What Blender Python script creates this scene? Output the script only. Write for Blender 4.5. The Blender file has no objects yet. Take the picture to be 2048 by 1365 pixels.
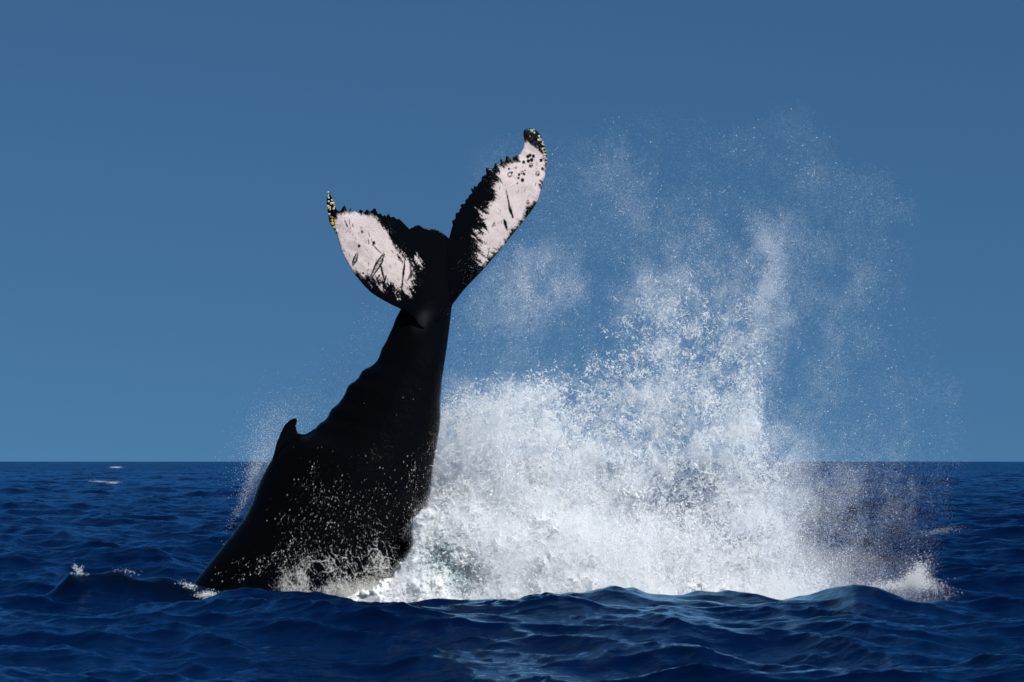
import bpy, bmesh, math, random
import numpy as np
from mathutils import Vector

random.seed(7)
R = np.random.default_rng(11)
S = bpy.context.scene
COL = S.collection

# ------------------------------------------------------------------ camera, sky, sun, exposure
CAM_H, FOC = 2.67, 6000.0            # camera height (m), focal length in units of 1/2048 of the frame width
HORIZON = 923.0
PITCH = math.atan((HORIZON - 682.5) / FOC)
cam = bpy.data.cameras.new('camera')
cam.sensor_width = 36.0
cam.lens = 36.0 * FOC / 2048.0
cam.clip_start, cam.clip_end = 0.5, 60000
co = bpy.data.objects.new('camera', cam)
co.location = (0, 0, CAM_H)
co.rotation_euler = (math.pi / 2 + PITCH, 0, 0)
COL.objects.link(co)
S.camera = co

SUN_EL, SUN_AZ = math.radians(44), math.radians(42)   # azimuth measured from "behind the camera" towards its left (-x)
sun_dir = Vector((math.cos(SUN_EL) * math.sin(SUN_AZ), -math.cos(SUN_EL) * math.cos(SUN_AZ), math.sin(SUN_EL)))
W = bpy.data.worlds.new('World'); S.world = W
W.use_nodes = True
nt = W.node_tree; nt.nodes.clear()
sky = nt.nodes.new('ShaderNodeTexSky'); sky.sky_type = 'NISHITA'; sky.sun_disc = False
sky.sun_elevation = SUN_EL
sky.sun_rotation = math.atan2(sun_dir.x, sun_dir.y)
sky.altitude = 0; sky.air_density = 1.0; sky.dust_density = 0.3; sky.ozone_density = 3.0
tint = nt.nodes.new('ShaderNodeMix'); tint.data_type = 'RGBA'; tint.blend_type = 'MULTIPLY'
tint.inputs[0].default_value = 1.0
tint.inputs[7].default_value = (0.45, 0.77, 0.93, 1)
tcw = nt.nodes.new('ShaderNodeTexCoord'); vadd = nt.nodes.new('ShaderNodeVectorMath'); vadd.operation = 'ADD'; vadd.inputs[1].default_value = (0, 0, 0.23)
vnm = nt.nodes.new('ShaderNodeVectorMath'); vnm.operation = 'NORMALIZE'
nt.links.new(tcw.outputs['Generated'], vadd.inputs[0]); nt.links.new(vadd.outputs[0], vnm.inputs[0]); nt.links.new(vnm.outputs[0], sky.inputs[0])
bg = nt.nodes.new('ShaderNodeBackground'); bg.inputs[1].default_value = 0.0605
wo = nt.nodes.new('ShaderNodeOutputWorld')
nt.links.new(sky.outputs[0], tint.inputs[6]); nt.links.new(tint.outputs[2], bg.inputs[0]); nt.links.new(bg.outputs[0], wo.inputs[0])

sl = bpy.data.lights.new('sun', 'SUN'); sl.energy = 5.0; sl.angle = math.radians(0.53); sl.color = (1.0, 0.975, 0.94)
so = bpy.data.objects.new('sun', sl); COL.objects.link(so)
so.rotation_euler = (-sun_dir).to_track_quat('-Z', 'Y').to_euler()

S.view_settings.view_transform = 'Standard'; S.view_settings.look = 'None'
S.view_settings.gamma = 1.0; S.view_settings.exposure = 0.22; S.view_settings.use_curve_mapping = False
S.render.engine = 'CYCLES'
S.cycles.max_bounces = 8; S.cycles.diffuse_bounces = 4; S.cycles.glossy_bounces = 3; S.cycles.transmission_bounces = 4
S.cycles.transparent_max_bounces = 8
S.cycles.use_denoising = True
S.cycles.sample_clamp_indirect = 4.0

# ------------------------------------------------------------------ helpers
def W3(px, py, Y):
    """where the ray through (px, py) of the 2048-wide survey picture meets the depth Y (metres)"""
    px = np.asarray(px, float); py = np.asarray(py, float); Y = np.asarray(Y, float)
    u = px - 1024.0; v = 682.5 - py
    fwd = FOC * math.cos(PITCH) - v * math.sin(PITCH)
    up = FOC * math.sin(PITCH) + v * math.cos(PITCH)
    return np.stack([u / fwd * Y, Y + 0 * px, CAM_H + up / fwd * Y], -1)

def node_mat(name):
    m = bpy.data.materials.new(name); m.use_nodes = True
    b = m.node_tree.nodes['Principled BSDF']
    return m, m.node_tree, b

def mesh_obj(name, verts, faces, mat=None, parent=None, smooth=True):
    me = bpy.data.meshes.new(name)
    verts = np.asarray(verts, np.float32); faces = np.asarray(faces, np.int32)
    me.vertices.add(len(verts)); me.vertices.foreach_set('co', verts.ravel())
    k = faces.shape[1]
    me.loops.add(faces.size); me.loops.foreach_set('vertex_index', faces.ravel())
    me.polygons.add(len(faces))
    me.polygons.foreach_set('loop_start', np.arange(0, faces.size, k, dtype=np.int32))
    me.polygons.foreach_set('loop_total', np.full(len(faces), k, np.int32))
    me.polygons.foreach_set('use_smooth', np.full(len(faces), smooth))
    me.update(calc_edges=True); me.validate()
    if mat: me.materials.append(mat)
    o = bpy.data.objects.new(name, me); COL.objects.link(o)
    if parent: o.parent = parent
    return o

def attr(me, name, vals):
    a = me.attributes.new(name, 'FLOAT', 'POINT'); a.data.foreach_set('value', np.asarray(vals, np.float32))

def tag(o, label=None, cat=None, kind=None, group=None):
    if label: o['label'] = label
    if cat: o['category'] = cat
    if kind: o['kind'] = kind
    if group: o['group'] = group
    return o

def fft_noise(shape, beta, seed, cut=None, aniso=None):
    """periodic fractal noise, mean 0, std 1"""
    r = np.random.default_rng(seed)
    f = np.fft.rfftn(r.standard_normal(shape).astype(np.float32))
    ks = [np.fft.fftfreq(n) * n for n in shape[:-1]] + [np.fft.rfftfreq(shape[-1]) * shape[-1]]
    if aniso: ks = [k * a for k, a in zip(ks, aniso)]
    g = np.meshgrid(*ks, indexing='ij'); k = np.sqrt(sum(x * x for x in g)); k.flat[0] = 1
    amp = k ** (-beta)
    if cut: amp = amp * np.exp(-(cut / k) ** 4)
    amp.flat[0] = 0
    n = np.fft.irfftn(f * amp, s=shape, axes=list(range(len(shape)))); n -= n.mean()
    return (n / n.std()).astype(np.float32)

def samp2(t, x, y):
    n0, n1 = t.shape
    xi = np.floor(x); yi = np.floor(y); fx = (x - xi); fy = (y - yi)
    x0 = xi.astype(np.int64) % n0; y0 = yi.astype(np.int64) % n1; x1 = (x0 + 1) % n0; y1 = (y0 + 1) % n1
    return (t[x0, y0] * (1 - fx) * (1 - fy) + t[x1, y0] * fx * (1 - fy) + t[x0, y1] * (1 - fx) * fy + t[x1, y1] * fx * fy)

def samp3(t, x, y, z):
    r = 0
    xi = np.floor(x); yi = np.floor(y); zi = np.floor(z)
    fx = x - xi; fy = y - yi; fz = z - zi
    xi = xi.astype(np.int64); yi = yi.astype(np.int64); zi = zi.astype(np.int64)
    a, b, c = t.shape
    for i in (0, 1):
        for j in (0, 1):
            for k in (0, 1):
                w = (fx if i else 1 - fx) * (fy if j else 1 - fy) * (fz if k else 1 - fz)
                r = r + w * t[(xi + i) % a, (yi + j) % b, (zi + k) % c]
    return r

def jit3(t, x, y, z, r):
    """one random neighbour instead of the trilinear mean: the same field in expectation"""
    a, b, c = t.shape; n = len(x)
    return t[np.floor(x + r.random(n, dtype=np.float32)).astype(np.int32) % a, np.floor(y + r.random(n, dtype=np.float32)).astype(np.int32) % b, np.floor(z + r.random(n, dtype=np.float32)).astype(np.int32) % c]

def sstep(a, b, x):
    t = np.clip((x - a) / (b - a), 0, 1); return t * t * (3 - 2 * t)

# ------------------------------------------------------------------ the sea
def ocean_tile(L, N, lmin, lmax, std, wind, seed, slope=3.0, spread=3.0):
    r = np.random.default_rng(seed)
    k1 = np.fft.fftfreq(N) * N * 2 * math.pi / L
    kx, ky = np.meshgrid(k1, k1, indexing='ij'); k = np.hypot(kx, ky); k[0, 0] = 1
    c = (kx * math.cos(wind) + ky * math.sin(wind)) / k
    amp = k ** (-slope) * (0.18 + np.abs(c) ** spread)
    kl, kh = 2 * math.pi / lmax, 2 * math.pi / lmin
    amp *= np.exp(-(kl / k) ** 4) * np.exp(-(k / kh) ** 4); amp[0, 0] = 0
    f = np.fft.fft2(r.standard_normal((N, N))) * amp
    h = np.real(np.fft.ifft2(f)); s = std / h.std()
    dx = np.real(np.fft.ifft2(1j * kx / k * f)) * s; dy = np.real(np.fft.ifft2(1j * ky / k * f)) * s
    return (h * s).astype(np.float32), dx.astype(np.float32), dy.astype(np.float32)

WIND = math.radians(80)
TILES = [(83.0, 512, ocean_tile(83.0, 512, 1.4, 20.0, 0.15, WIND, 3, 2.3, 3.5), 0.35, 1e9),
         (29.0, 512, ocean_tile(29.0, 512, 0.3, 3.4, 0.064, WIND + 0.35, 4, 2.4, 3.5), 1.1, 900.0),
         (11.0, 512, ocean_tile(11.0, 512, 0.10, 0.8, 0.0095, WIND - 0.3, 5, 2.3, 1.0), 0.2, 260.0)]

CREST = np.array([(-600, 1215), (-200, 1230), (100, 1236), (300, 1222), (400, 1196), (450, 1189), (520, 1190), (600, 1205), (700, 1215), (850, 1219), (950, 1218), (1030, 1214),
                  (1060, 1205), (1130, 1191), (1200, 1176), (1270, 1168), (1330, 1177), (1400, 1179), (1500, 1181), (1600, 1181),
                  (1660, 1177), (1700, 1170), (1750, 1175), (1800, 1187), (1880, 1196), (2048, 1215), (2500, 1235)], float)
HUMP = np.array([(60, 1210), (110, 1178), (140, 1150), (175, 1156), (210, 1150), (240, 1143), (270, 1152), (310, 1151), (330, 1150), (360, 1160), (400, 1168), (440, 1180), (480, 1215)], float)
RIDGE_Y, HUMP_Y = 55.0, 58.2

def sea_height(x, y):
    """height and sideways shift of the sea surface"""
    h = np.zeros_like(x); dx = np.zeros_like(x); dy = np.zeros_like(x)
    r = np.hypot(x, y)
    px = 1024 + x / np.maximum(y, 1) * FOC
    ry = RIDGE_Y + 0.35 * np.sin(x * 0.55) + 0.2 * np.sin(x * 1.3 + 1)
    infront = (y > 20) & (y < 90)
    near = np.where(infront, np.exp(-((y - ry) / 2.6) ** 2), 0) * (np.abs(x) < 16)
    for L, N, (th, tx, ty), rot, fade in TILES:
        ca, sa = math.cos(rot), math.sin(rot)
        u = (x * ca - y * sa) / L * N; v = (x * sa + y * ca) / L * N
        w = np.exp(-(r / fade) ** 2)
        if L > 50: w = w * (1 - 0.72 * near)
        h += samp2(th, u, v) * w
        ax = samp2(tx, u, v) * w; ay = samp2(ty, u, v) * w
        dx += ax * ca + ay * sa; dy += -ax * sa + ay * ca
    zc = CAM_H - (np.interp(px, CREST[:, 0], CREST[:, 1]) - HORIZON) / FOC * RIDGE_Y
    front = np.exp(-(np.minimum(y - ry, 0) / 3.2) ** 2); back = np.exp(-(np.maximum(y - ry, 0) / 1.0) ** 2)
    side = np.exp(-(np.maximum(np.abs(x) - 11, 0) / 4) ** 2)
    h += np.where(infront, zc * front * back * side, 0)
    trough = np.exp(-((y - 57.2) / 1.5) ** 2) * sstep(-7.5, -5.5, x) * (1 - sstep(8.2, 9.5, x))
    h -= np.where(infront, 0.30 * trough, 0)
    zh = CAM_H - (np.interp(px, HUMP[:, 0], HUMP[:, 1]) - HORIZON) / FOC * HUMP_Y
    hw = np.where(y < HUMP_Y, 0.62, 0.9)
    inh = sstep(60, 130, px) * (1 - sstep(430, 490, px))
    g = np.exp(-np.abs((y - HUMP_Y) / hw) ** 2.6) * inh * infront
    h = h * (1 - 0.35 * g) + np.maximum(zh, 0) * g
    return h, dx, dy, g

def build_sea():
    a = [-math.pi]
    while a[-1] < math.pi:
        t = abs(a[-1]); a.append(a[-1] + (0.00105 if t < 0.215 else min(0.00105 + (t - 0.215) * 0.06, 0.12)))
    a = np.array(a[:-1])
    r = [1.5]
    while r[-1] < 26000:
        q = r[-1]
        if q < 32: d = 0.6 if q < 24 else 0.25
        elif q < 66: d = 0.085
        elif q < 120: d = 0.085 + (q - 66) * 0.0022
        elif q < 600: d = q * 0.0020
        else: d = q * min(0.002 + (q - 600) * 2e-5, 0.12)
        r.append(q + d)
    r = np.array(r)
    A, Rr = np.meshgrid(a, r)
    x = Rr * np.sin(A); y = Rr * np.cos(A)
    h, dx, dy, g = sea_height(x, y)
    far = 1 - sstep(2500, 8000, Rr)
    ch = 1.15 * (1 - g) * np.where(Rr < 300, 1, 0)
    # choppy crests: shift towards the crest
    v = np.stack([x + dx * ch, y + dy * ch, h * far], -1).reshape(-1, 3)
    nr, na = A.shape
    i = np.arange(nr - 1)[:, None] * na + np.arange(na)[None, :]
    j = np.arange(nr - 1)[:, None] * na + (np.arange(na)[None, :] + 1) % na
    f = np.stack([i, j, j + na, i + na], -1).reshape(-1, 4)
    c = len(v); v = np.vstack([v, [[0, 0, 0]]])
    m = bpy.data.materials.new('sea_water'); m.use_nodes = True; t = m.node_tree; t.nodes.clear()
    L_ = t.links.new
    out = t.nodes.new('ShaderNodeOutputMaterial')
    df = t.nodes.new('ShaderNodeBsdfDiffuse')
    sh = t.nodes.new('ShaderNodeAttribute'); sh.attribute_name = 'painted_reflection'
    cm = t.nodes.new('ShaderNodeMix'); cm.data_type = 'RGBA'; cm.inputs[6].default_value = (0.0001, 0.0036, 0.022, 1); cm.inputs[7].default_value = (0.0004, 0.0012, 0.003, 1)  # hump face: dark reflection of the whale, painted into the base colour
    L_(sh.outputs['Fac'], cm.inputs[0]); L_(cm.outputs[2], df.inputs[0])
    gl = t.nodes.new('ShaderNodeBsdfGlossy'); gl.inputs[0].default_value = (0.36, 0.70, 1.0, 1); gl.inputs[1].default_value = 0.07
    fr = t.nodes.new('ShaderNodeFresnel'); fr.inputs[0].default_value = 1.333
    fm = t.nodes.new('ShaderNodeMath'); fm.operation = 'MULTIPLY'; fm.inputs[1].default_value = 1.0
    mx = t.nodes.new('ShaderNodeMixShader')
    g1 = t.nodes.new('ShaderNodeTexCoord')
    mp = t.nodes.new('ShaderNodeMapping'); mp.inputs['Scale'].default_value = (1.0, 1.35, 1.0); mp.inputs['Rotation'].default_value = (0, 0, 0.25)
    n1 = t.nodes.new('ShaderNodeTexNoise'); n1.inputs['Scale'].default_value = 4.5; n1.inputs['Detail'].default_value = 7; n1.inputs['Roughness'].default_value = 0.6
    bp = t.nodes.new('ShaderNodeBump'); bp.inputs['Strength'].default_value = 0.5; bp.inputs['Distance'].default_value = 0.045
    L_(g1.outputs['Object'], mp.inputs[0]); L_(mp.outputs[0], n1.inputs[0])
    L_(n1.outputs[0], bp.inputs['Height'])
    # beyond half a kilometre the mesh is too coarse for the chop: the same waves as relief
    fa = t.nodes.new('ShaderNodeAttribute'); fa.attribute_name = 'distance'
    n9 = t.nodes.new('ShaderNodeTexNoise'); n9.inputs['Scale'].default_value = 0.35; n9.inputs['Detail'].default_value = 3
    b9 = t.nodes.new('ShaderNodeBump'); b9.inputs['Distance'].default_value = 1.3
    L_(g1.outputs['Object'], n9.inputs[0]); L_(n9.outputs[0], b9.inputs['Height']); L_(fa.outputs['Fac'], b9.inputs['Strength']); L_(bp.outputs[0], b9.inputs['Normal'])
    for q in (df, gl, fr): L_(b9.outputs[0], q.inputs['Normal'])
    L_(fr.outputs[0], fm.inputs[0]); L_(fm.outputs[0], mx.inputs[0]); L_(df.outputs[0], mx.inputs[1]); L_(gl.outputs[0], mx.inputs[2]); L_(mx.outputs[0], out.inputs[0])
    o = mesh_obj('sea', v, f, m); attr(o.data, 'painted_reflection', np.r_[(g * sstep(HUMP_Y + 0.9, HUMP_Y + .2, y)).ravel(), 0])
    attr(o.data, 'distance', np.r_[sstep(250, 1100, Rr).ravel(), 0])
    tag(o, 'deep blue open sea with small choppy waves', None, 'structure')
    return o
build_sea()

# ------------------------------------------------------------------ the whale (designed in survey pixels / 100, x right, z up, y depth)
YW = 60.0
def dense(pts, n):
    pts = np.asarray(pts, float); d = np.r_[0, np.cumsum(np.hypot(*np.diff(pts, axis=0).T))]
    t = np.linspace(0, d[-1], n); return np.stack([np.interp(t, d, pts[:, 0]), np.interp(t, d, pts[:, 1])], -1)

def catmull(P, k):
    P = np.asarray(P, float); out = []
    Q = np.vstack([2 * P[0] - P[1], P, 2 * P[-1] - P[-2]])
    for i in range(1, len(Q) - 2):
        p0, p1, p2, p3 = Q[i - 1:i + 3]
        for t in np.arange(k) / k:
            out.append(0.5 * ((2 * p1) + (-p0 + p2) * t + (2 * p0 - 5 * p1 + 4 * p2 - p3) * t * t + (-p0 + 3 * p1 - 3 * p2 + p3) * t ** 3))
    out.append(P[-1]); return np.array(out)

# stations: left (back) x,z, right (belly) x,z, half thickness in depth (m), depth offset of the centre
ST = np.array([(812, 600, 905, 590, .20, .02), (800, 622, 904, 612, .25, .05), (793, 640, 901, 640, .30, .06), (777, 672, 896, 680, .36, .05), (758, 716, 889, 730, .44, 0),
               (729, 746, 883, 772, .53, 0), (700, 775, 881, 806, .62, 0), (678, 806, 881, 842, .70, 0), (650, 842, 876, 882, .80, 0), (618, 868, 869, 918, .90, 0),
               (578, 880, 864, 955, 1.0, 0), (548, 912, 861, 992, 1.08, 0), (520, 962, 850, 1036, 1.15, 0), (494, 1028, 838, 1086, 1.25, 0), (446, 1092, 832, 1140, 1.35, 0),
               (396, 1156, 832, 1205, 1.42, 0), (340, 1230, 836, 1280, 1.5, 0), (280, 1310, 845, 1370, 1.5, 0)], float)
def body_shell():
    s = catmull(ST, 5); n = 48
    V = []; fr = []
    bumps = [(728, 744, 5), (762, 700, 3), (700, 772, 4), (664, 822, 4), (795, 640, 2), (640, 850, 3)]
    for q in s:
        L = np.array([q[0], q[1]]); Rr = np.array([q[2], q[3]])
        for bx, by, ba in bumps:
            d = math.hypot(L[0] - bx, L[1] - by); L = L + np.array([-0.75, -0.6]) * ba * 1.4 * math.exp(-(d / 13) ** 2)
        c = (L + Rr) / 2; hx = (L - Rr) / 2
        for i in range(n):
            a = 2 * math.pi * i / n
            ca, sa = math.cos(a), math.sin(a)
            # the back is narrower than the belly: a sharp ridge on the left
            e = 1.0 if ca < 0 else 0.78
            yy = q[4] * sa * abs(sa) ** (0.15 if ca > 0 else -0.08 if abs(sa) > 1e-6 else 0) * (1 - 0.22 * max(ca, 0))
            p = c + hx * ca
            V.append((p[0] / 100, q[5] + yy, -p[1] / 100))
    m = len(s); F = []
    for j in range(m - 1):
        for i in range(n):
            F.append((j * n + i, j * n + (i + 1) % n, (j + 1) * n + (i + 1) % n, (j + 1) * n + i))
    return V, F, [list(range(n))[::-1], [(m - 1) * n + i for i in range(n)]]

FIN = catmull([(540, 935), (546, 912), (551, 892), (559, 870), (568, 852), (578, 842), (587, 837), (594, 838), (594, 845), (591, 853), (593, 861), (600, 868), (612, 868), (630, 858), (655, 850), (680, 880), (600, 960)], 4)

def teeth(P, amp, step, seed, lean=(0, -1)):
    """a ragged trailing edge: small pointed knobs along the run of points P"""
    rr = random.Random(seed); P = np.asarray(P, float); out = [P[0]]
    d = np.r_[0, np.cumsum(np.hypot(*np.diff(P, axis=0).T))]; t = step * 0.6
    while t < d[-1] - step:
        w = step * rr.uniform(0.55, 1.6)
        def at(s): return np.array([np.interp(s, d, P[:, 0]), np.interp(s, d, P[:, 1])])
        a0, a1 = at(t), at(min(t + w, d[-1]))
        tan = (a1 - a0) / max(np.hypot(*(a1 - a0)), 1e-6); nrm = np.array([tan[1], -tan[0]])
        if nrm @ np.array(lean) < 0: nrm = -nrm
        am = amp(t / d[-1]) * rr.uniform(0.3, 1.4)
        out.append(a0); out.append(a0 + (a1 - a0) * rr.uniform(0.35, 0.6) + nrm * am); t += w * 1.02
    out.append(P[-1]); return out

L_TRAIL = [(662, 392), (669, 404), (674, 421), (690, 425), (712, 428), (738, 424), (755, 428), (768, 435), (784, 436), (799, 440), (810, 449), (818, 457), (824, 456), (832, 451), (838, 450), (846, 456), (860, 458), (871, 458), (884, 466), (893, 472), (898, 477)]
L_LEAD = [(815, 628), (800, 618), (785, 611), (769, 602.5), (755, 594.5), (741.5, 585), (729, 573), (718, 560), (707, 546), (698, 531), (683, 503), (675, 475), (668, 460), (659.5, 447), (655.5, 425), (653, 405), (654, 392), (657, 381)]
R_TRAIL = [(898, 477), (903, 457), (910, 440), (920, 424), (930, 410), (938, 393), (954, 377), (966, 357), (978, 343), (995, 333), (1012, 324), (1028, 320), (1040, 309), (1046, 297), (1049, 284), (1046, 268), (1048, 260)]
R_LEAD = [(1048, 260), (1058, 257.5), (1069, 259), (1076, 264), (1082, 272), (1090, 294), (1094, 321), (1091, 348), (1083, 378), (1072, 409), (1051, 438), (1025, 470), (1004, 496), (978, 527), (954, 553), (928, 580), (912, 601), (904, 612), (898, 640)]
WHITE_L = [(684, 436), (705, 432), (735, 431), (748, 438), (760, 446), (775, 458), (786, 470), (797, 490), (806, 505), (815, 514), (832, 517), (837, 540), (831, 572), (812, 584), (792, 580), (770, 572), (755, 558), (728, 552), (710, 540), (697, 520), (690, 500), (682, 472), (680, 450)]
WHITE_R = [(960, 516), (955, 490), (960, 470), (968, 455), (974, 420), (984, 390), (986, 370), (1004, 342), (1020, 331), (1038, 322), (1046, 306), (1054, 300), (1066, 302), (1080, 310), (1088, 326), (1087, 350), (1081, 372), (1066, 409), (1045, 440), (1026, 455), (1010, 480), (1000, 500), (984, 514), (966, 526)]

def fluke_outlines():
    lt = teeth([p for p in L_TRAIL if 674 <= p[0] <= 812], lambda t: 11 * (1 - 0.45 * t), 10.5, 2)
    i0 = [p for p in L_TRAIL if p[0] < 674]; i1 = [p for p in L_TRAIL if p[0] > 812]
    lead = [tuple(p) for p in catmull(L_LEAD, 4)]
    left = i0 + [tuple(p) for p in lt] + i1 + [(903, 520), (905, 600), (880, 640), (858, 650), (847, 658), (838, 652), (830, 638)] + lead
    rt = teeth([p for p in R_TRAIL if 903 <= p[0] <= 1041], lambda t: 5 + 8 * t * (1 - 0.2 * t), 11, 5, (-0.7, -0.7))
    r0 = [p for p in R_TRAIL if p[0] < 903]; r1 = [p for p in R_TRAIL if p[0] > 1041]
    right = r0 + [tuple(p) for p in rt] + r1 + [tuple(p) for p in catmull(R_LEAD, 3)][1:] + [(885, 640), (886, 560), (892, 500)]
    return np.array(left), np.array(right)

def poly_dist(P, x, y):
    """signed distance (positive inside)"""
    d2 = np.full(x.shape, 1e12); ins = np.zeros(x.shape, bool)
    n = len(P)
    for i in range(n):
        ax, ay = P[i]; bx, by = P[(i + 1) % n]
        ex, ey = bx - ax, by - ay; l2 = ex * ex + ey * ey
        if l2 < 1e-9: continue
        t = np.clip(((x - ax) * ex + (y - ay) * ey) / l2, 0, 1)
        d2 = np.minimum(d2, (x - ax - t * ex) ** 2 + (y - ay - t * ey) ** 2)
        if ay != by:
            c = ((ay > y) != (by > y)) & (x < ex * (y - ay) / ey + ax); ins ^= c
    return np.where(ins, 1, -1) * np.sqrt(d2)

def slab(P, half):
    bm = bmesh.new()
    top = [bm.verts.new((p[0] / 100, -half, -p[1] / 100)) for p in P]
    bot = [bm.verts.new((p[0] / 100, half, -p[1] / 100)) for p in P]
    n = len(P)
    f1 = bm.faces.new(top); f2 = bm.faces.new(bot[::-1])
    for i in range(n): bm.faces.new((top[(i + 1) % n], top[i], bot[i], bot[(i + 1) % n]))
    bmesh.ops.triangulate(bm, faces=[f1, f2]); bmesh.ops.recalc_face_normals(bm, faces=bm.faces)
    me = bpy.data.meshes.new('tmp'); bm.to_mesh(me); bm.free(); return me

def remesh(me, size):
    o = bpy.data.objects.new('tmp', me); COL.objects.link(o)
    md = o.modifiers.new('r', 'REMESH'); md.mode = 'VOXEL'; md.voxel_size = size; md.adaptivity = 0
    dg = bpy.context.evaluated_depsgraph_get(); ev = o.evaluated_get(dg); m2 = ev.to_mesh()
    nv = len(m2.vertices); co = np.empty(nv * 3, np.float32); m2.vertices.foreach_get('co', co)
    nf = len(m2.polygons); fi = np.empty(nf * 4, np.int32); m2.polygons.foreach_get('vertices', fi)
    ev.to_mesh_clear(); bpy.data.objects.remove(o); bpy.data.meshes.remove(me)
    return co.reshape(-1, 3).astype(float), fi.reshape(-1, 4)

def fluke_mid(px, py, side):
    """depth of the fluke's middle sheet: each blade sweeps away from the midline and cups a little"""
    if side < 0:
        s = (905 - px) / 250.0
        return -0.10 - 0.55 * s - 0.20 * s * s + 0.10 * np.sin((py - 380) / 240 * 3.0)
    s = np.hypot(px - 900, py - 600) / 380.0
    e = ((px - 900) * 0.72 - (600 - py) * 0.45) / 100.0
    return -0.06 + 0.55 * s + 0.25 * e + 0.35 * np.maximum(s - 0.7, 0)

def fluke_shell(P, side):
    v, f = remesh(slab(P, 0.022), 0.0125)
    px, py = v[:, 0] * 100, -v[:, 2] * 100
    d = np.maximum(poly_dist(P, px, py), 0)
    th = 1.0 + 4.6 * (1 - np.exp(-d / 28.0))         # thin at the rim, thicker in the blade
    if side < 0:
        core = np.exp(-(np.maximum(860 - px, 0) / 60) ** 2) * sstep(470, 560, py)
    else:
        core = np.exp(-(np.hypot(px - 900, (py - 590) * 0.7) / 70) ** 2)
    th *= 1 + 0.9 * core
    v[:, 1] = v[:, 1] * th * 0.55 + fluke_mid(px, py, side)
    return v, f

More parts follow.
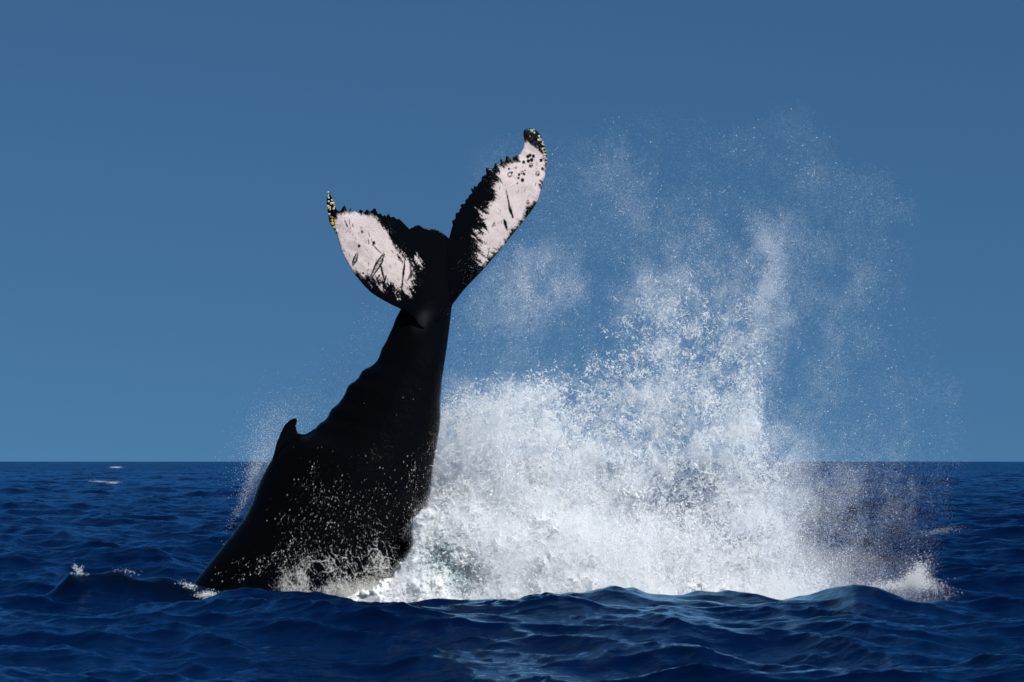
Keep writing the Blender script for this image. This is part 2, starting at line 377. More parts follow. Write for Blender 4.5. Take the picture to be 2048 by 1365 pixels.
def build_whale():
    LO, RO = fluke_outlines()
    V, F, caps = body_shell()
    bm = bmesh.new()
    vs = [bm.verts.new(p) for p in V]
    for q in F: bm.faces.new([vs[i] for i in q])
    for q in caps: bm.faces.new([vs[i] for i in q])
    me = slab(np.array(FIN), 0.07); v = np.array([x.co[:] for x in me.vertices])
    d = np.interp(-v[:, 2] * 100, [838, 900, 960], [0.35, 1.3, 2.6]); v[:, 1] *= d
    for x, c in zip(me.vertices, v): x.co = c
    bm.from_mesh(me)
    bmesh.ops.recalc_face_normals(bm, faces=bm.faces)
    tmp = bpy.data.meshes.new('tmp'); bm.to_mesh(tmp); bm.free()
    nb = len(tmp.vertices); bc = np.empty(nb * 3, np.float32); tmp.vertices.foreach_get('co', bc)
    tmp.calc_loop_triangles(); bt = np.empty(len(tmp.loop_triangles) * 3, np.int32); tmp.loop_triangles.foreach_get('vertices', bt)
    allv = [bc.reshape(-1, 3)]; allf = [bt.reshape(-1, 3)]; off = nb
    for P, s in ((LO, -1), (RO, 1)):
        v, f = fluke_shell(P, s)
        tri = np.vstack([f[:, [0, 1, 2]], f[:, [0, 2, 3]]])
        allv.append(v); allf.append(tri + off); off += len(v)
    o = mesh_obj('joined', np.vstack(allv), np.vstack(allf)); me = o.data.copy(); bpy.data.objects.remove(o)
    v, f = remesh(me, 0.014)
    px, py = v[:, 0] * 100, -v[:, 2] * 100
    # normals in design space
    n = np.zeros_like(v); q = v[f]
    fn = np.cross(q[:, 2] - q[:, 0], q[:, 3] - q[:, 1])
    for k in range(4): np.add.at(n, f[:, k], fn)
    n /= np.linalg.norm(n, axis=1)[:, None] + 1e-9
    # --- markings on the underside
    N2 = fft_noise((1024, 1024), 1.15, 21); N3 = fft_noise((1024, 1024), 1.25, 22, aniso=(3.0, 0.6)); N4 = fft_noise((1024, 1024), 0.9, 23, cut=25)
    rough = samp2(N2, px * 1.9, py * 1.9)
    sl_ = samp2(N3, (px * 0.5 + py * 0.86) * 2.0, (px * 0.86 - py * 0.5) * 2.0)     # streaks across the left blade
    sr_ = samp2(N3, (px * 0.8 + py * 0.6) * 2.0, (px * 0.6 - py * 0.8) * 2.0)
    fine = samp2(N4, px * 3.1, py * 3.1)
    dl = poly_dist(np.array(WHITE_L, float), px, py); dr = poly_dist(np.array(WHITE_R, float), px, py)
    # streaks and blotches bite deepest on the side towards the trailing edge and the root
    wl = 4 + 8 * sstep(735, 790, px) + 5 * sstep(540, 580, py); wr = 4.0 + 8 * sstep(1010, 960, px) * 1.0 + 4 * sstep(320, 290, py)
    ml = dl + wl * (0.30 * rough + 1.0 * sl_ + 0.12 * fine); mr = dr + wr * (0.30 * rough + 1.0 * sr_ + 0.15 * fine)
    ez = np.maximum(np.exp(-(dl / 13) ** 2), np.exp(-(dr / 13) ** 2))
    w = np.maximum(sstep(-3.2, 4.5, ml + 0.9 * ez * fine), sstep(-3.2, 4.5, mr + 0.9 * ez * fine))
    w = w * (1 - 0.35 * sstep(1.1, 2.4, fine + 0.6 * rough)) * (1 - 0.22 * sstep(0.6, 2.2, sr_))
    rs = random.Random(4)
    def stroke(x0, y0, x1, y1, wd, k=1.0, hollow=False):
        nonlocal w
        ex, ey = x1 - x0, y1 - y0; t = np.clip(((px - x0) * ex + (py - y0) * ey) / (ex * ex + ey * ey), 0, 1)
        d = np.hypot(px - x0 - t * ex, py - y0 - t * ey) + 0.7 * rough * (wd > 1)
        wdt = wd * (0.35 + 0.65 * np.sin(np.pi * np.clip(t * 0.9 + 0.08, 0, 1)))
        m = 1 - sstep(wdt - 0.6, wdt + 0.9, d)
        if hollow: m = m * (1 - 0.75 * (1 - sstep(wdt * 0.2, wdt * 0.6, d)) * (fine > -0.3))
        w = w * (1 - k * m)
    def ring(x, y, r, solid=False, k=1.0):
        nonlocal w
        d = np.hypot(px - x, (py - y) * 0.9) + 0.35 * rough
        m = (1 - sstep(r - 0.3, r + 1.0, d)) if solid else (1 - sstep(0.6, 1.6, np.abs(d - r))) * (0.45 + 0.55 * sstep(-0.8, 0.6, fine))
        w = w * (1 - k * m)
    Z = lambda a, b: (600 + a * .337, 220 + b * .337)
    # left blade: scars read off the photograph
    for a in [(438, 790), (350, 808)]: ring(*Z(*a), 3.0, True)
    for a in [(368, 725)]: ring(*Z(*a), 2.6); ring(*Z(*a), 1.2, True)
    for a in [(376, 970), (470, 985)]: ring(*Z(*a), 1.8, True)
    stroke(*Z(496, 860), *Z(425, 990), 5.5, 1, True); stroke(*Z(430, 800), *Z(492, 862), 1.3); stroke(*Z(480, 930), *Z(500, 1010), 1.6)
    stroke(*Z(340, 855), *Z(312, 925), 4.5, 1, True); stroke(*Z(290, 640), *Z(302, 720), 1.4); stroke(*Z(262, 650), *Z(285, 700), 2.2)
    stroke(*Z(622, 890), *Z(600, 1100), 1.6); stroke(*Z(655, 880), *Z(660, 1000), 1.8, .8); stroke(*Z(510, 985), *Z(495, 1050), 2.0); stroke(*Z(405, 770), *Z(410, 795), 0.9)
    stroke(*Z(700, 900), *Z(640, 1010), 2.6, .8)
    # right blade
    stroke(*Z(1222, 470), *Z(1248, 600), 1.5); stroke(*Z(1240, 570), *Z(1264, 640), 2.4); stroke(*Z(1175, 395), *Z(1222, 470), 1.1, .8)
    stroke(*Z(1212, 655), *Z(1230, 715), 3.0); stroke(*Z(1124, 820), *Z(1112, 880), 2.0)
    ring(*Z(1352, 548), 3.0); ring(*Z(1352, 552), 1.2, True); ring(*Z(1151, 682), 2.3, False, .8)
    stroke(*Z(1180, 350), *Z(1186, 390), 1.4); ring(*Z(1424, 446), 2.2, True)
    for a, b, r_, so_ in [(1320, 418, 3.6, 1), (1300, 385, 2.6, 1), (1318, 372, 2.6, 0), (1330, 382, 2.2, 1), (1297, 405, 2.2, 1), (1290, 437, 1.4, 1), (1245, 385, 4.0, 0), (1240, 350, 2.4, 1), (1258, 372, 2.2, 1), (1282, 345, 1.6, 0),
                          (1328, 312, 3.0, 1), (1355, 305, 3.2, 1), (1352, 278, 3.0, 1), (1375, 298, 3.4, 1), (1370, 330, 3.6, 0), (1370, 332, 1.6, 1), (1365, 270, 3.0, 1), (1385, 275, 3.0, 1), (1410, 380, 3.6, 0), (1415, 385, 2, 1), (1440, 350, 3, 1), (1430, 300, 3, 1), (1335, 360, 1.3, 1)]:
        ring(*Z(a, b), r_, bool(so_))
    for _ in range(80):      # small nicks and scratches
        a, b = rs.choice([(rs.uniform(690, 820), rs.uniform(440, 570)), (rs.uniform(965, 1080), rs.uniform(310, 510))])
        an = rs.uniform(0.9, 1.9); ln = rs.uniform(2, 9); stroke(a, b, a + ln * math.cos(an), b + ln * math.sin(an), rs.uniform(.5, 1.0), rs.uniform(.3, .8))
    # pale flecks scattered in the black rims
    rim = np.maximum(np.exp(-(np.minimum(dl, 0) / 9) ** 2), np.exp(-(np.minimum(dr, 0) / 9) ** 2)) * ((dl > -60) | (dr > -60))
    w = np.maximum(w, 0.22 * rim * sstep(1.5, 2.2, fine + 0.5 * rough))
    w = w * (n[:, 1] < 0.15) * (py < 640)
    # sheen of the lit fold at the left blade's base, painted into the skin colour
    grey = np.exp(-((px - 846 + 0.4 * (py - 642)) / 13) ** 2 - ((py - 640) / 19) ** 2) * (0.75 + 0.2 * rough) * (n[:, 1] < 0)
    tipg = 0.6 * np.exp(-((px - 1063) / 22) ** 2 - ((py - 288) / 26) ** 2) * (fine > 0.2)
    # --- small relief, then place in the world
    big = samp2(N2, px * 0.55 + 100, py * 0.55 + 40)
    v = v + n * (0.0045 * big * sstep(640, 760, py))[:, None]
    Wv = W3(v[:, 0] * 100, -v[:, 2] * 100, YW + v[:, 1])
    keep = f[(Wv[f][:, :, 2].max(1) > -1.2)]
    m, t, b = node_mat('whale_skin')
    a1 = t.nodes.new('ShaderNodeAttribute'); a1.attribute_name = 'pale'
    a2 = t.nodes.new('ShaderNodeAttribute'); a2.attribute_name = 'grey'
    tc = t.nodes.new('ShaderNodeTexCoord')
    nz = t.nodes.new('ShaderNodeTexNoise'); nz.inputs['Scale'].default_value = 5; nz.inputs['Detail'].default_value = 6
    cr = t.nodes.new('ShaderNodeValToRGB'); cr.color_ramp.elements[0].color = (0.50, 0.41, 0.39, 1); cr.color_ramp.elements[1].color = (0.58, 0.48, 0.455, 1)
    cr.color_ramp.elements[0].position = 0.35; cr.color_ramp.elements[1].position = 0.65
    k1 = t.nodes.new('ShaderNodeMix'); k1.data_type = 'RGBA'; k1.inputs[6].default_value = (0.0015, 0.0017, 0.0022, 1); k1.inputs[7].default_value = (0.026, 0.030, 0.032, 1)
    k2 = t.nodes.new('ShaderNodeMix'); k2.data_type = 'RGBA'
    rr = t.nodes.new('ShaderNodeMapRange'); rr.inputs[3].default_value = 0.12; rr.inputs[4].default_value = 0.5
    n2 = t.nodes.new('ShaderNodeTexNoise'); n2.inputs['Scale'].default_value = 30; n2.inputs['Detail'].default_value = 6; n2.inputs['Roughness'].default_value = 0.65
    bp = t.nodes.new('ShaderNodeBump'); bp.inputs['Strength'].default_value = 0.4; bp.inputs['Distance'].default_value = 0.01
    Lk = t.links.new
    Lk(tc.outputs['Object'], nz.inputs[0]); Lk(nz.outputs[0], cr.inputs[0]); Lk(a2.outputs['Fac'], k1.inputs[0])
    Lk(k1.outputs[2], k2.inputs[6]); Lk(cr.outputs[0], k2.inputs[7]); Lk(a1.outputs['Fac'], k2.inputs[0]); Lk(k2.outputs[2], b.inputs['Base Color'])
    Lk(a1.outputs['Fac'], rr.inputs[0]); Lk(rr.outputs[0], b.inputs['Roughness'])
    Lk(tc.outputs['Object'], n2.inputs[0]); Lk(n2.outputs[0], bp.inputs['Height']); Lk(bp.outputs[0], b.inputs['Normal'])
    b.inputs['Specular IOR Level'].default_value = 0.06
    used = np.unique(keep); mp = np.full(len(Wv), -1); mp[used] = np.arange(len(used))
    Wv = Wv[used]; keep = mp[keep]
    root = bpy.data.objects.new('humpback_whale', None); COL.objects.link(root)
    base = W3(620, 1190, YW); root.location = base
    tag(root, 'black whale diving, tail raised, white patches under its two flukes', 'whale')
    body = mesh_obj('body', Wv - base, keep, m, root)
    attr(body.data, 'pale', w[used]); attr(body.data, 'grey', np.clip(grey + tipg, 0, 1)[used])
    return root, Wv, v[used], n[used], base
whale, WV, DV, DN, WBASE = build_whale()

# barnacles on the fluke tips
def barnacle_mesh(mat1, mat2, rr):
    V = []; F = []
    prof = [(1.0, 0), (0.86, 0.35), (0.62, 0.72), (0.42, 0.78), (0.28, 0.45)]; n = 9
    for k, (r_, z) in enumerate(prof):
        for i in range(n):
            a = 2 * math.pi * i / n; w_ = r_ * (1 + (0.12 if i % 2 else -0.08) * (k < 3) + rr.uniform(-.05, .05)); V.append((w_ * math.cos(a), w_ * math.sin(a), z))
    for k in range(4):
        for i in range(n): F.append((k * n + i, k * n + (i + 1) % n, (k + 1) * n + (i + 1) % n, (k + 1) * n + i))
    me = bpy.data.meshes.new('barnacle'); me.from_pydata(V, [], F + [tuple(range(4 * n, 5 * n))]); me.materials.append(mat1); me.materials.append(mat2)
    me.polygons[len(F)].material_index = 1
    return me
def shell_mat(name, c):
    m, t, b = node_mat(name); nz = t.nodes.new('ShaderNodeTexNoise'); nz.inputs['Scale'].default_value = 60
    cr = t.nodes.new('ShaderNodeValToRGB'); cr.color_ramp.elements[0].color = (c[0] * .55, c[1] * .5, c[2] * .4, 1); cr.color_ramp.elements[1].color = (*c, 1)
    cr.color_ramp.elements[0].position = .3; cr.color_ramp.elements[1].position = .6
    t.links.new(nz.outputs[0], cr.inputs[0]); t.links.new(cr.outputs[0], b.inputs['Base Color']); b.inputs['Roughness'].default_value = .5; return m
dark = shell_mat('barnacle_mouth', (0.02, 0.015, 0.01))
rb = random.Random(9)
bms = [barnacle_mesh(shell_mat('barnacle_shell', c), dark, rb) for c in [(.66, .56, .34), (.60, .43, .15), (.48, .29, .05), (.70, .66, .56)]]
TIPS = []
for a in [(656, 385, 2), (657, 390, 1.6), (656, 393, 1.8), (657, 396, 2), (663.8, 401, 2.2), (657, 403.5, 2), (662, 407.5, 2.4), (664, 407, 2.2), (667, 406, 2), (668, 410, 2), (656, 413, 2.4), (660, 415.5, 2), (669, 414, 2), (667.5, 418, 2.2), (660, 419.5, 2),
          (658.5, 429, 2.4), (664.5, 436, 2), (664, 441.5, 2.6), (670, 443, 2.3), (665, 448, 3), (671, 448, 2), (675, 448.5, 1.6), (670.5, 452, 2), (669, 455, 2.3), (666, 455.5, 1.8), (673.5, 462, 2.6), (661, 434, 1.5), (656.5, 417, 1.8), (662, 447, 1.6)]:
    TIPS.append((*a, -1))
for a in [(1063, 262, 2.7), (1068.5, 266, 2.3), (1067.5, 259.5, 1.4), (1078, 273, 2.3), (1077, 280.5, 2.7), (1081.5, 281, 1.8), (1083.5, 278.5, 1.4), (1085.5, 284, 1.8), (1084.5, 288, 2.2), (1087.5, 290, 1.6), (1086, 297, 1.8), (1089, 297, 1.6), (1087, 304.5, 2.2),
          (1088.5, 310, 2.6), (1092, 309.5, 1.7), (1090, 315.5, 2.2), (1093, 325, 2.0), (1075.5, 308.5, 1.7), (1060, 273, 1.3), (1076, 299, 1.3), (1085, 300, 1.7), (1091, 303, 1.4), (1080, 277, 1.5), (1093.5, 318, 1.4)]:
    TIPS.append((*a, 1))
front = DN[:, 1] < 0.2
for x, y, r_, s in TIPS:
    d = (DV[:, 0] * 100 - x) ** 2 + (-DV[:, 2] * 100 - y) ** 2 + np.where(front, 0, 1e6); i = int(np.argmin(d))
    nrm = Vector(DN[i])
    o = bpy.data.objects.new('barnacle', rb.choice(bms if s < 0 else bms[:2] + bms[3:] + bms[3:])); COL.objects.link(o); o.parent = whale
    r3 = r_ / 100 * 1.12
    pos = Vector(W3(x, y, WV[i][1])) - nrm * 0.004
    o.location = pos - Vector(WBASE); o.rotation_euler = (nrm + Vector((rb.uniform(-.3, .3), -.25, rb.uniform(-.3, .3)))).to_track_quat('Z', 'Y').to_euler(); o.scale = (r3, r3, r3 * 0.9)

# ------------------------------------------------------------------ drops of water: point clouds
def white_mat(name, c, rough=0.6, trans=0.38):
    m = bpy.data.materials.new(name); m.use_nodes = True; t = m.node_tree; t.nodes.clear()
    out = t.nodes.new('ShaderNodeOutputMaterial'); d = t.nodes.new('ShaderNodeBsdfDiffuse'); d.inputs[0].default_value = (*c, 1)
    tr = t.nodes.new('ShaderNodeBsdfTranslucent'); tr.inputs[0].default_value = (*c, 1)
    mx = t.nodes.new('ShaderNodeMixShader'); mx.inputs[0].default_value = trans
    gl = t.nodes.new('ShaderNodeBsdfGlossy'); gl.inputs[0].default_value = (1, 1, 1, 1); gl.inputs[1].default_value = 0.25
    m2 = t.nodes.new('ShaderNodeMixShader'); m2.inputs[0].default_value = 0.05
    L_ = t.links.new
    L_(d.outputs[0], mx.inputs[1]); L_(tr.outputs[0], mx.inputs[2]); L_(mx.outputs[0], m2.inputs[1]); L_(gl.outputs[0], m2.inputs[2]); L_(m2.outputs[0], out.inputs[0]); return m
M_DROP = white_mat('spray_water', (0.91, 0.912, 0.912))
M_MIST = white_mat('mist_water', (0.89, 0.92, 0.95))
_gn = {}
def gn_points(mat):
    if mat.name in _gn: return _gn[mat.name]
    g = bpy.data.node_groups.new('drops_' + mat.name, 'GeometryNodeTree')
    g.interface.new_socket('Geometry', in_out='INPUT', socket_type='NodeSocketGeometry'); g.interface.new_socket('Geometry', in_out='OUTPUT', socket_type='NodeSocketGeometry')
    i = g.nodes.new('NodeGroupInput'); o = g.nodes.new('NodeGroupOutput'); p = g.nodes.new('GeometryNodeMeshToPoints')
    a = g.nodes.new('GeometryNodeInputNamedAttribute'); a.data_type = 'FLOAT'; a.inputs[0].default_value = 'rad'
    s = g.nodes.new('GeometryNodeSetMaterial'); s.inputs['Material'].default_value = mat
    g.links.new(i.outputs[0], p.inputs['Mesh']); g.links.new(a.outputs[0], p.inputs['Radius']); g.links.new(p.outputs[0], s.inputs[0]); g.links.new(s.outputs[0], o.inputs[0])
    _gn[mat.name] = g; return g
def drops(name, P, rad, label, cat, mat=M_DROP):
    me = bpy.data.meshes.new(name); P = np.asarray(P, np.float32)
    me.vertices.add(len(P)); me.vertices.foreach_set('co', P.ravel()); attr(me, 'rad', rad); me.materials.append(mat)
    o = bpy.data.objects.new(name, me); COL.objects.link(o)
    md = o.modifiers.new('drops', 'NODES'); md.node_group = gn_points(mat)
    tag(o, label, cat, 'stuff'); return o

# how much of the sky the spray covers (0-9) at every half metre across the splash; x from -1.74 m (850), z from the waterline up
OPX0, OPY0, OPD = 850, 205, 50
OP = """
00000000000000000000000
00000001111100110000000
00011112111121111000000
00011112211111121110000
00001111222221111111000
00111111122313211110000
00223321223324221111000
01234331344334211211000
01233322455545222211000
01222123566655312221100
12222346776666312221100
13556757777666312222110
26777877777766312222110
37888877777677322222110
58888888887777432222110
68889888887777532322110
89989988887777543322110
99999998888777543322100
99999999888877643321100
99999999998887654332100
99999999999998765433210
99999999999999999762000
"""
OPM = np.array([[int(c) for c in l] for l in OP.split()], float)
LEFT_Y = [250, 700, 850, 960, 1010, 1040, 1090, 1140, 1180, 1262]; LEFT_X = [840, 840, 860, 858, 852, 828, 822, 785, 750, 570]
def op_at(px, py):
    n0, n1 = OPM.shape
    lf = sstep(0, 1, (px - np.interp(py, LEFT_Y, LEFT_X) + 12) / (26 + 40 * sstep(1060, 1150, py)))
    lf = lf * sstep(185, 290, py) * (1 - sstep(1900, 1985, px))
    u = np.clip((py - OPY0) / OPD, 0, n0 - 1.001); v = np.clip((px - OPX0) / OPD, 0, n1 - 1.001)
    i = u.astype(int); j = v.astype(int); fu = u - i; fv = v - j
    fu = fu * fu * (3 - 2 * fu); fv = fv * fv * (3 - 2 * fv)
    return lf * (OPM[i, j] * (1 - fu) * (1 - fv) + OPM[i + 1, j] * fu * (1 - fv) + OPM[i, j + 1] * (1 - fu) * fv + OPM[i + 1, j + 1] * fu * fv)
T2 = np.array([0, .035, .10, .23, .42, .66, .96, 1.35, 2.0, 2.8])      # optical depth for each of the ten levels
NA = fft_noise((192, 96, 192), 1.75, 31); NB = fft_noise((192, 96, 192), 1.35, 32, cut=4); NC = fft_noise((192, 96, 192), 1.0, 33, cut=14)
YS = 60.6
_wn = {}
def warp(px, py, seed):
    if seed not in _wn: _wn[seed] = (fft_noise((256, 256), 1.6, seed), fft_noise((256, 256), 1.6, seed + 1))
    t1, t2 = _wn[seed]
    return px + 16 * samp2(t1, px * .22, py * .22), py + 16 * samp2(t2, px * .22, py * .22)

def glassy(px, py):
    """where the solid water under the froth shows through, smooth and pale green"""
    return np.clip(np.exp(-((px - 875) / 55) ** 2 - ((py - 1112) / 45) ** 2) + np.exp(-((px - 930) / 50) ** 2 - ((py - 1165) / 50) ** 2)
                   + .45 * np.exp(-((px - 1010) / 60) ** 2 - ((py - 1030) / 40) ** 2) + .4 * np.exp(-((px - 1090) / 18) ** 2 - ((py - 1085) / 26) ** 2), 0, 1)
def mid(px, py):
    """torn and open in the middle of the splash, closed and billowing at its foot, veil-like at its right"""
    return 0.66 + 0.60 * np.exp(-((px - 1330) / 190) ** 2 - ((py - 800) / 190) ** 2) + 0.25 * sstep(1100, 900, py)
def spray_points(n, sharp, use, yspread=1.0, seed=1, thin=0.0, lim=(600, 2000, 190, 1270)):
    r = np.random.default_rng(seed); out = []
    got = 0
    GX, GY = np.meshgrid(np.arange(lim[0], lim[1], 2.0), np.arange(lim[2], lim[3], 2.0))
    o_ = op_at(*warp(GX, GY, 41))
    w_ = np.interp(o_, np.arange(10), T2) * (1 - 0.85 * glassy(GX, GY)) * (1 - thin * (1 - sstep(0.8, 4, o_)))
    cdf = np.cumsum(w_.ravel()); cdf /= cdf[-1]; gx = GX.ravel().astype(np.float32); gy = GY.ravel().astype(np.float32); o_ = o_.ravel().astype(np.float32)
    while got < n:
        k = 1_500_000
        i = np.minimum(np.searchsorted(cdf, np.sort(r.random(k))), len(gx) - 1)
        px = gx[i] + 2 * r.random(k, dtype=np.float32) - 1; py = gy[i] + 2 * r.random(k, dtype=np.float32) - 1; o = o_[i]
        y = r.standard_normal(k, dtype=np.float32) * 0.5 * (0.35 + 1.25 * o / 9) * yspread
        sc = 192 / 6.0
        X, Y, Z = px / 100 * sc, y * sc * 0.16, py / 100 * sc      # clumps hang together front to back
        v = sum(wt * jit3(t, X * m_, Y * m_, Z * m_ * 0.8, r) for t, wt, m_ in use)
        p = np.exp(sharp * mid(px, py) * (v - 1.6))
        keep = r.random(k, dtype=np.float32) < p
        out.append(np.stack([px[keep], py[keep], y[keep]], -1)); got += int(keep.sum())
    q = np.vstack(out); r.shuffle(q) if len(q) < 1e6 else None
    return q[r.random(len(q)) < n / len(q)]
def n_for(share, rmean2):
    gx, gy = np.meshgrid(np.arange(600, 1960, 5.0), np.arange(250, 1270, 5.0))
    return int(share * np.interp(op_at(gx, gy), np.arange(10), T2).sum() * 0.0025 / (math.pi * rmean2))
def forward(px, py):
    """the foot of the splash spills towards the near swell"""
    return 1.5 * sstep(960, 1120, py) + 0.9 * sstep(1120, 1230, py)
def to_world(q, extra=0):
    return W3(q[:, 0], q[:, 1], YS + q[:, 2] + extra - forward(q[:, 0], q[:, 1]) * sstep(1, 5, op_at(q[:, 0], q[:, 1])))

MAIN = 'big white splash beside the whale tail: '
def keep_clear(P):
    return P[P[:, 2] > -0.5]
# fine mist
q = spray_points(n_for(0.90, 0.0016 ** 2), 0.8, [(NA, 0.9, 1.0), (NB, 0.8, 1.4)], 1.1, 51)
drops('mist', to_world(q), R.uniform(0.0009, 0.0022, len(q)), MAIN + 'its fine drifting mist', 'mist', M_MIST)
# drops
q = spray_points(n_for(0.17, 0.0040 ** 2), 1.3, [(NA, 0.4, 1.0), (NB, 1.0, 1.5), (NC, 0.6, 1.0)], 1.0, 52, 0.65)
print('N', len(q), n_for(0.62, 0.0016 ** 2)); drops('spray', to_world(q), 0.0020 + 0.0075 * R.random(len(q)) ** 4, MAIN + 'its airborne drops', 'spray')
# torn flakes and strings of water
q = spray_points(75_000, 1.5, [(NA, 0.4, 1.0), (NB, 1.0, 1.5), (NC, 0.8, 1.0)], 0.9, 53)
oq = op_at(q[:, 0], q[:, 1]); q = q[R.random(len(q)) < sstep(3.0, 7, oq)]
C = to_world(q); k = 6
d = R.standard_normal((len(C), 3)); d[:, 2] += 0.5; d /= np.linalg.norm(d, axis=1)[:, None]
cur = R.standard_normal((len(C), 3)) * 0.7
ln = (0.010 + 0.026 * R.random(len(C)) ** 2)
t_ = (np.arange(k) - (k - 1) / 2)[None, :, None]
P = C[:, None, :] + d[:, None, :] * t_ * ln[:, None, None] * 0.9 + cur[:, None, :] * (t_ ** 2) * ln[:, None, None] * 0.12 + R.standard_normal((len(C), k, 3)) * 0.004
rad = (0.0045 + 0.0055 * R.random((len(C), 1))) * (1.15 - 0.12 * np.abs(np.arange(k) - (k - 1) / 2))[None, :] * R.uniform(.7, 1.2, (len(C), k))
drops('water_strands', P.reshape(-1, 3), rad.ravel(), MAIN + 'its torn strings and flakes of water', 'spray')

# dense churned white water at the foot of the splash
def foam_core():
    nx, nz = 660, 420
    px = np.linspace(560, 1860, nx); py = np.linspace(720, 1262, nz)
    PX, PY = np.meshgrid(px, py)
    wx, wy = warp(PX, PY, 61)
    o = op_at(wx, wy)
    t1 = fft_noise((1024, 1024), 1.7, 71, cut=8); t2 = fft_noise((1024, 1024), 1.25, 72, cut=30)
    b1 = samp2(t1, PX * 0.85, PY * 0.85); b2 = samp2(t2, PX * 0.95, PY * 0.95)
    e = sstep(8.2, 9.1, o + 0.16 * b1 + 0.05 * b2)
    e = np.minimum(e, sstep(2080, 1700, PX + 1.2 * (1180 - PY)))
    low = sstep(1120, 1250, PY)
    T = (0.75 + 0.5 * low) * np.sqrt(np.clip(e, 0, 1))
    rel = (0.34 * np.abs(b1) + 0.06 * np.abs(b2)) * (1 - 0.5 * glassy(PX, PY))
    yc = YS + 0.1 - forward(PX, PY); yf = yc - T * 0.4 - rel * np.minimum(e * 4, 1); yb = yc + T * 0.9
    Pf = W3(PX, PY, yf); Pb = W3(PX, PY, yb)
    ok = e > 0.02
    idx = np.arange(nx * nz).reshape(nz, nx)
    c = ok[:-1, :-1] & ok[1:, :-1] & ok[:-1, 1:] & ok[1:, 1:]
    a = np.stack([idx[:-1, :-1], idx[1:, :-1], idx[1:, 1:], idx[:-1, 1:]], -1)[c]
    v = np.vstack([Pf.reshape(-1, 3), Pb.reshape(-1, 3)]); f = np.vstack([a, a[:, ::-1] + nx * nz])
    m, t, b = node_mat('churned_water'); at = t.nodes.new('ShaderNodeAttribute'); at.attribute_name = 'teal'
    mx = t.nodes.new('ShaderNodeMix'); mx.data_type = 'RGBA'; mx.inputs[6].default_value = (0.74, 0.745, 0.735, 1); mx.inputs[7].default_value = (0.24, 0.33, 0.34, 1)
    t.links.new(at.outputs['Fac'], mx.inputs[0]); t.links.new(mx.outputs[2], b.inputs['Base Color']); b.inputs['Roughness'].default_value = 0.5; b.inputs['Specular IOR Level'].default_value = .2
    g = 1.15 * glassy(PX, PY); _ = (np.exp(-((PX - 880) / 75) ** 2 - ((PY - 1130) / 60) ** 2) + 0.9 * np.exp(-((PX - 945) / 60) ** 2 - ((PY - 1175) / 50) ** 2) + .5 * np.exp(-((PX - 1000) / 80) ** 2 - ((PY - 1030) / 50) ** 2) + .35 * np.exp(-((PX - 1090) / 25) ** 2 - ((PY - 1090) / 35) ** 2))
    tl = np.clip(g * (0.8 + 0.35 * b1) + 0.05 * b1, 0, 1).ravel()
    used = np.unique(f); mp_ = np.full(len(v), -1); mp_[used] = np.arange(len(used))
    ob = mesh_obj('churned_water', v[used], mp_[f], m); attr(ob.data, 'teal', np.r_[tl, tl][used])
    tag(ob, 'thick white and pale green churned water at the foot of the big splash', 'foam', 'stuff')
    # crumbs of foam standing on its front
    pr = (e * (0.25 + 0.75 * sstep(-0.2, 1.2, b1 + 0.4 * b2)) * (1 - 0.93 * np.clip(g, 0, 1))).ravel(); pr = pr / pr.sum()
    k_ = 150_000; ii = R.choice(len(pr), k_, p=pr)
    jx = PX.ravel()[ii] + R.uniform(-1, 1, k_); jy = PY.ravel()[ii] + R.uniform(-.7, .7, k_)
    P_ = W3(jx, jy, yf.ravel()[ii] - np.abs(R.normal(0, 0.05, k_)))
    drops('foam_crumbs', P_, 0.0028 + 0.007 * R.random(k_) ** 3, 'white crumbs of froth clinging to the churned water beside the whale', 'foam')
foam_core()

# ------------------------------------------------------------------ water on the whale and small splashes
def lay_on_whale(px, py, lift):
    """depth of the whale's near side at these survey points (coarse table)"""
    gx = np.clip(((px - 380) / 4).astype(int), 0, 139); gy = np.clip(((py - 780) / 4).astype(int), 0, 114)
    return DEP[gy, gx] - lift
DEP = np.full((115, 140), np.nan)
sel = (DN[:, 1] < 0) & (-DV[:, 2] * 100 > 776)
ix = ((DV[sel, 0] * 100 - 380) / 4).astype(int); iy = ((-DV[sel, 2] * 100 - 780) / 4).astype(int)
okk = (ix >= 0) & (ix < 140) & (iy >= 0) & (iy < 115)
DEP[iy[okk], ix[okk]] = WV[sel][okk][:, 1]
hole = np.isnan(DEP)

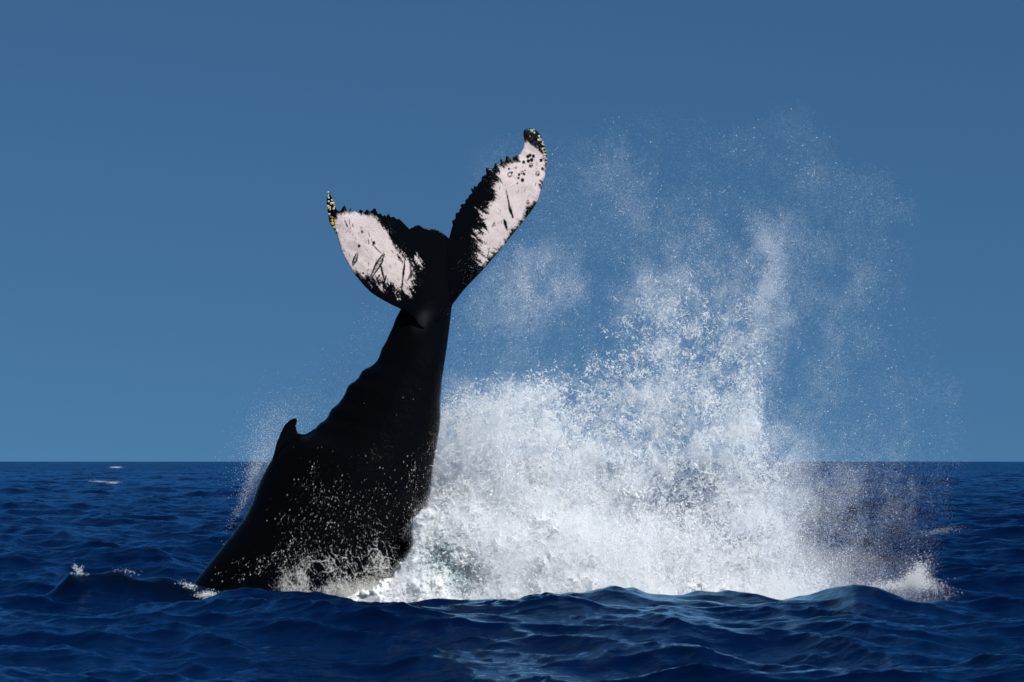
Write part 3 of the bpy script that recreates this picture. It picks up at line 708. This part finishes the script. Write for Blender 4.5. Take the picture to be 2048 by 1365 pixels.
N5 = fft_noise((1024, 1024), 3.0, 81, cut=16, aniso=(0.6, 1.6)); N6 = fft_noise((1024, 1024), 1.5, 82)
def cells(u, v, seed):
    """distance to the nearest wall between random cells (0 on the wall)"""
    t = np.random.default_rng(seed).random((64, 64, 2)); iu = np.floor(u).astype(int); iv = np.floor(v).astype(int)
    f1 = np.full(u.shape, 9.0); f2 = np.full(u.shape, 9.0)
    for i in (-1, 0, 1):
        for j in (-1, 0, 1):
            c = t[(iu + i) % 64, (iv + j) % 64]; d = np.hypot(iu + i + c[..., 0] - u, iv + j + c[..., 1] - v)
            f2 = np.minimum(f2, np.maximum(f1, d)); f1 = np.minimum(f1, d)
    return f2 - f1
def lace(n, seed):
    r = np.random.default_rng(seed); out = []; got = 0
    while got < n:
        k = 800_000
        px = r.uniform(470, 905, k); py = r.uniform(850, 1262, k)
        a = px * 0.84 - py * 0.54; c_ = px * 0.54 + py * 0.84
        wa = 9 * samp2(N6, px * 1.3, py * 1.3); wb = 9 * samp2(N6, px * 1.3 + 400, py * 1.3 + 200)
        v1 = cells((a + wa) / 12, (c_ + wb) / 27, 5); v2 = cells((a + wa * .6) / 6, (c_ + wb * .6) / 11, 6); b_ = samp2(N6, px * .9, py * .9); b2_ = samp2(N6, px * 2.3 + 77, py * 2.3)
        ridge = 0.8 * np.exp(-(v1 / 0.09) ** 2) * sstep(-1.3, .6, b2_) + 0.55 * np.exp(-(v2 / 0.13) ** 2) * sstep(-.6, 1.0, b_ + b2_)
        top = np.interp(px, [470, 520, 560, 640, 700, 760, 800, 840, 900], [1215, 1180, 1130, 1080, 1060, 1030, 1065, 1105, 1130])
        env = sstep(-15, 80, py - top + 26 * b_); fill = np.maximum(sstep(45, 130, py - top + 26 * b_ + 12 * b2_), 0.8 * sstep(1135, 1195, py + 14 * b2_)) * sstep(530, 620, px)
        belly = 0.5 * np.exp(-((px - np.interp(py, [880, 960, 1050, 1100], [862, 850, 835, 815])) / 22) ** 2) * sstep(870, 920, py) * sstep(1110, 1060, py) * sstep(-.4, 1.2, b2_ + b_ * .5)
        pr = env * ridge * 0.6 + fill * (0.30 + 0.14 * b2_ + 0.55 * sstep(660, 800, px) * sstep(1120, 1190, py + 10 * b_)) + belly * (ridge + 0.1)
        kk = r.random(k) < pr * 0.6; out.append(np.stack([px[kk], py[kk]], -1)); got += int(kk.sum())
    return np.vstack(out)[:n]
q = lace(360_000, 3)
dz = lay_on_whale(q[:, 0], np.minimum(q[:, 1], 1236), 0.0); bad = np.isnan(dz); dz[bad] = 59.2
fwd = 0.03 + 0.5 * sstep(1110, 1230, q[:, 1])
P = W3(q[:, 0], q[:, 1], dz - fwd * R.random(len(q)) - 0.01)
M_LACE = white_mat('streaming_water', (0.74, 0.73, 0.70), trans=.3)
drops('streaming_water', P, 0.0018 + 0.0040 * R.random(len(q)) ** 3, 'lacy white water thrown up against the foot of the black whale', 'spray', M_LACE)

# beads of water on the skin
n = 9000
px = R.uniform(385, 880, n * 6); py = R.uniform(800, 1195, n * 6)
cl = samp2(N6, px * 1.5, py * 1.5); pr = sstep(-0.6, 1.9, cl) * (0.10 + 0.45 * sstep(830, 1000, py) + 0.8 * np.exp(-((px - 520) / 90) ** 2 - ((py - 1130) / 60) ** 2) + 0.7 * np.exp(-((px - 845) / 28) ** 2 - ((py - 960) / 80) ** 2) + 0.4 * np.exp(-((px - 580) / 45) ** 2 - ((py - 940) / 70) ** 2)) * (1 - 0.7 * np.exp(-((px - 720) / 60) ** 2 - ((py - 890) / 90) ** 2))
kk = R.random(len(px)) < pr ** 2 * 0.5; px, py = px[kk], py[kk]
dz = lay_on_whale(px, py, 0.0); g = ~np.isnan(dz); px, py, dz = px[g], py[g], dz[g]
m_b = white_mat('bead_water', (0.80, 0.76, 0.70), trans=.1)
P = W3(px, py, dz - 0.01); P2 = []; r2 = []; bsz = 0.0010 + 0.0050 * R.random(len(P)) ** 4
for i in range(3):
    P2.append(P + np.stack([R.normal(0, .004, len(P)) + .003 * i, 0 * px, R.normal(0, .004, len(P)) + 0.009 * i], -1)); r2.append(bsz * R.uniform(.6, 1.1, len(P)))
drops('water_beads', np.vstack(P2), np.concatenate(r2), 'scattered bright beads of water on the wet black flank', 'droplets', m_b)

# spray hanging along the whale's back (left) and along its belly edge
def bead_mesh(name, P, rad, label, cat, mat):
    o8 = np.array([(1, 0, 0), (-1, 0, 0), (0, 1, 0), (0, -1, 0), (0, 0, 1), (0, 0, -1)], float)
    f8 = np.array([(0, 2, 4), (2, 1, 4), (1, 3, 4), (3, 0, 4), (2, 0, 5), (1, 2, 5), (3, 1, 5), (0, 3, 5)])
    V = P[:, None, :] + o8[None] * rad[:, None, None] * 1.15; F = f8[None] + 6 * np.arange(len(P))[:, None, None]
    o = mesh_obj(name, V.reshape(-1, 3), F.reshape(-1, 3), mat); return tag(o, label, cat, 'stuff')
def blobs(specs, seed, name, label, rmin, rmax, cat='mist'):
    r = np.random.default_rng(seed); out = []
    for cx, cy, sx, sy, ang, n_, yy, ys in specs:
        a, b_ = r.normal(0, sx, n_), r.normal(0, sy, n_); c_, s_ = math.cos(math.radians(ang)), math.sin(math.radians(ang))
        out.append(W3(cx + a * c_ - b_ * s_, cy + a * s_ + b_ * c_, yy + r.normal(0, ys, n_)))
    P_ = np.vstack(out); u = r.random(len(P_))
    if cat != 'mist': return bead_mesh(name, P_, rmin + (rmax - rmin) * u ** 3, label, cat, m_b if cat == 'whitecap' else M_DROP)
    return drops(name, P_, rmin + (rmax - rmin) * u ** 3, label, cat, M_MIST)
blobs([(560, 850, 60, 28, -50, 5200, 61.3, .4), (640, 790, 75, 26, -45, 5500, 61.3, .4), (535, 890, 26, 50, 10, 6000, 61.3, .4), (720, 700, 70, 26, -48, 2500, 61.3, .4), (502, 985, 8, 34, 28, 5500, 60.7, .25), (512, 940, 10, 25, 20, 3000, 60.7, .25)],
      5, 'back_mist', 'thin veil of mist off the whale back around its small fin', .0012, .0055)
blobs([(1828, 1168, 18, 7, 0, 3000, 57.0, .25), (1838, 1152, 8, 12, 8, 2300, 57.0, .2), (1822, 1158, 5, 8, -10, 1200, 57.0, .2), (1795, 1172, 30, 5, 0, 3000, 56.9, .2), (1855, 1168, 26, 8, 20, 1200, 57, .2), (1840, 1135, 16, 16, 0, 700, 57, .2)], 6, 'small_splash', 'small white splash on the dark wave at the far right of the spray', .002, .009, 'splash')
blobs([(153, 1140, 3, 6, -15, 130, 58.1, .12), (161, 1143, 3, 5, 20, 110, 58.1, .12), (160, 1149, 9, 2, 0, 90, 58.0, .12), (255, 1144, 14, 3, 8, 60, 58.1, .1)], 7, 'small_splash', 'tiny white splash on top of the dark hump of water left of the whale', .003, .009, 'splash')
blobs([(410, 1189, 9, 3.5, -10, 420, 57.8, .15), (378, 1172, 9, 3, 20, 200, 57.9, .15), (425, 1190, 12, 2.5, 0, 260, 57.7, .12)], 8, 'small_splash', 'small white froth where the back of the whale meets the sea', .003, .010, 'splash')

blobs([(232, 935, 6, 0.8, 0, 700, 480, 1.2)], 9, 'whitecap', 'tiny far white crest just under the horizon at the left', .008, .024, 'whitecap')
blobs([(200, 963.5, 12, 1.0, 2, 450, 300, 1.0), (226, 965.5, 7, 1.3, 0, 500, 300, 1.0)], 10, 'whitecap', 'thin pale broken wave crest a little below the far white one', .006, .016, 'whitecap')
blobs([(1880, 1062, 24, 3.4, -8, 500, 105, .5)], 11, 'whitecap', 'faint foam on a wave crest right of the spray', .003, .010, 'whitecap')
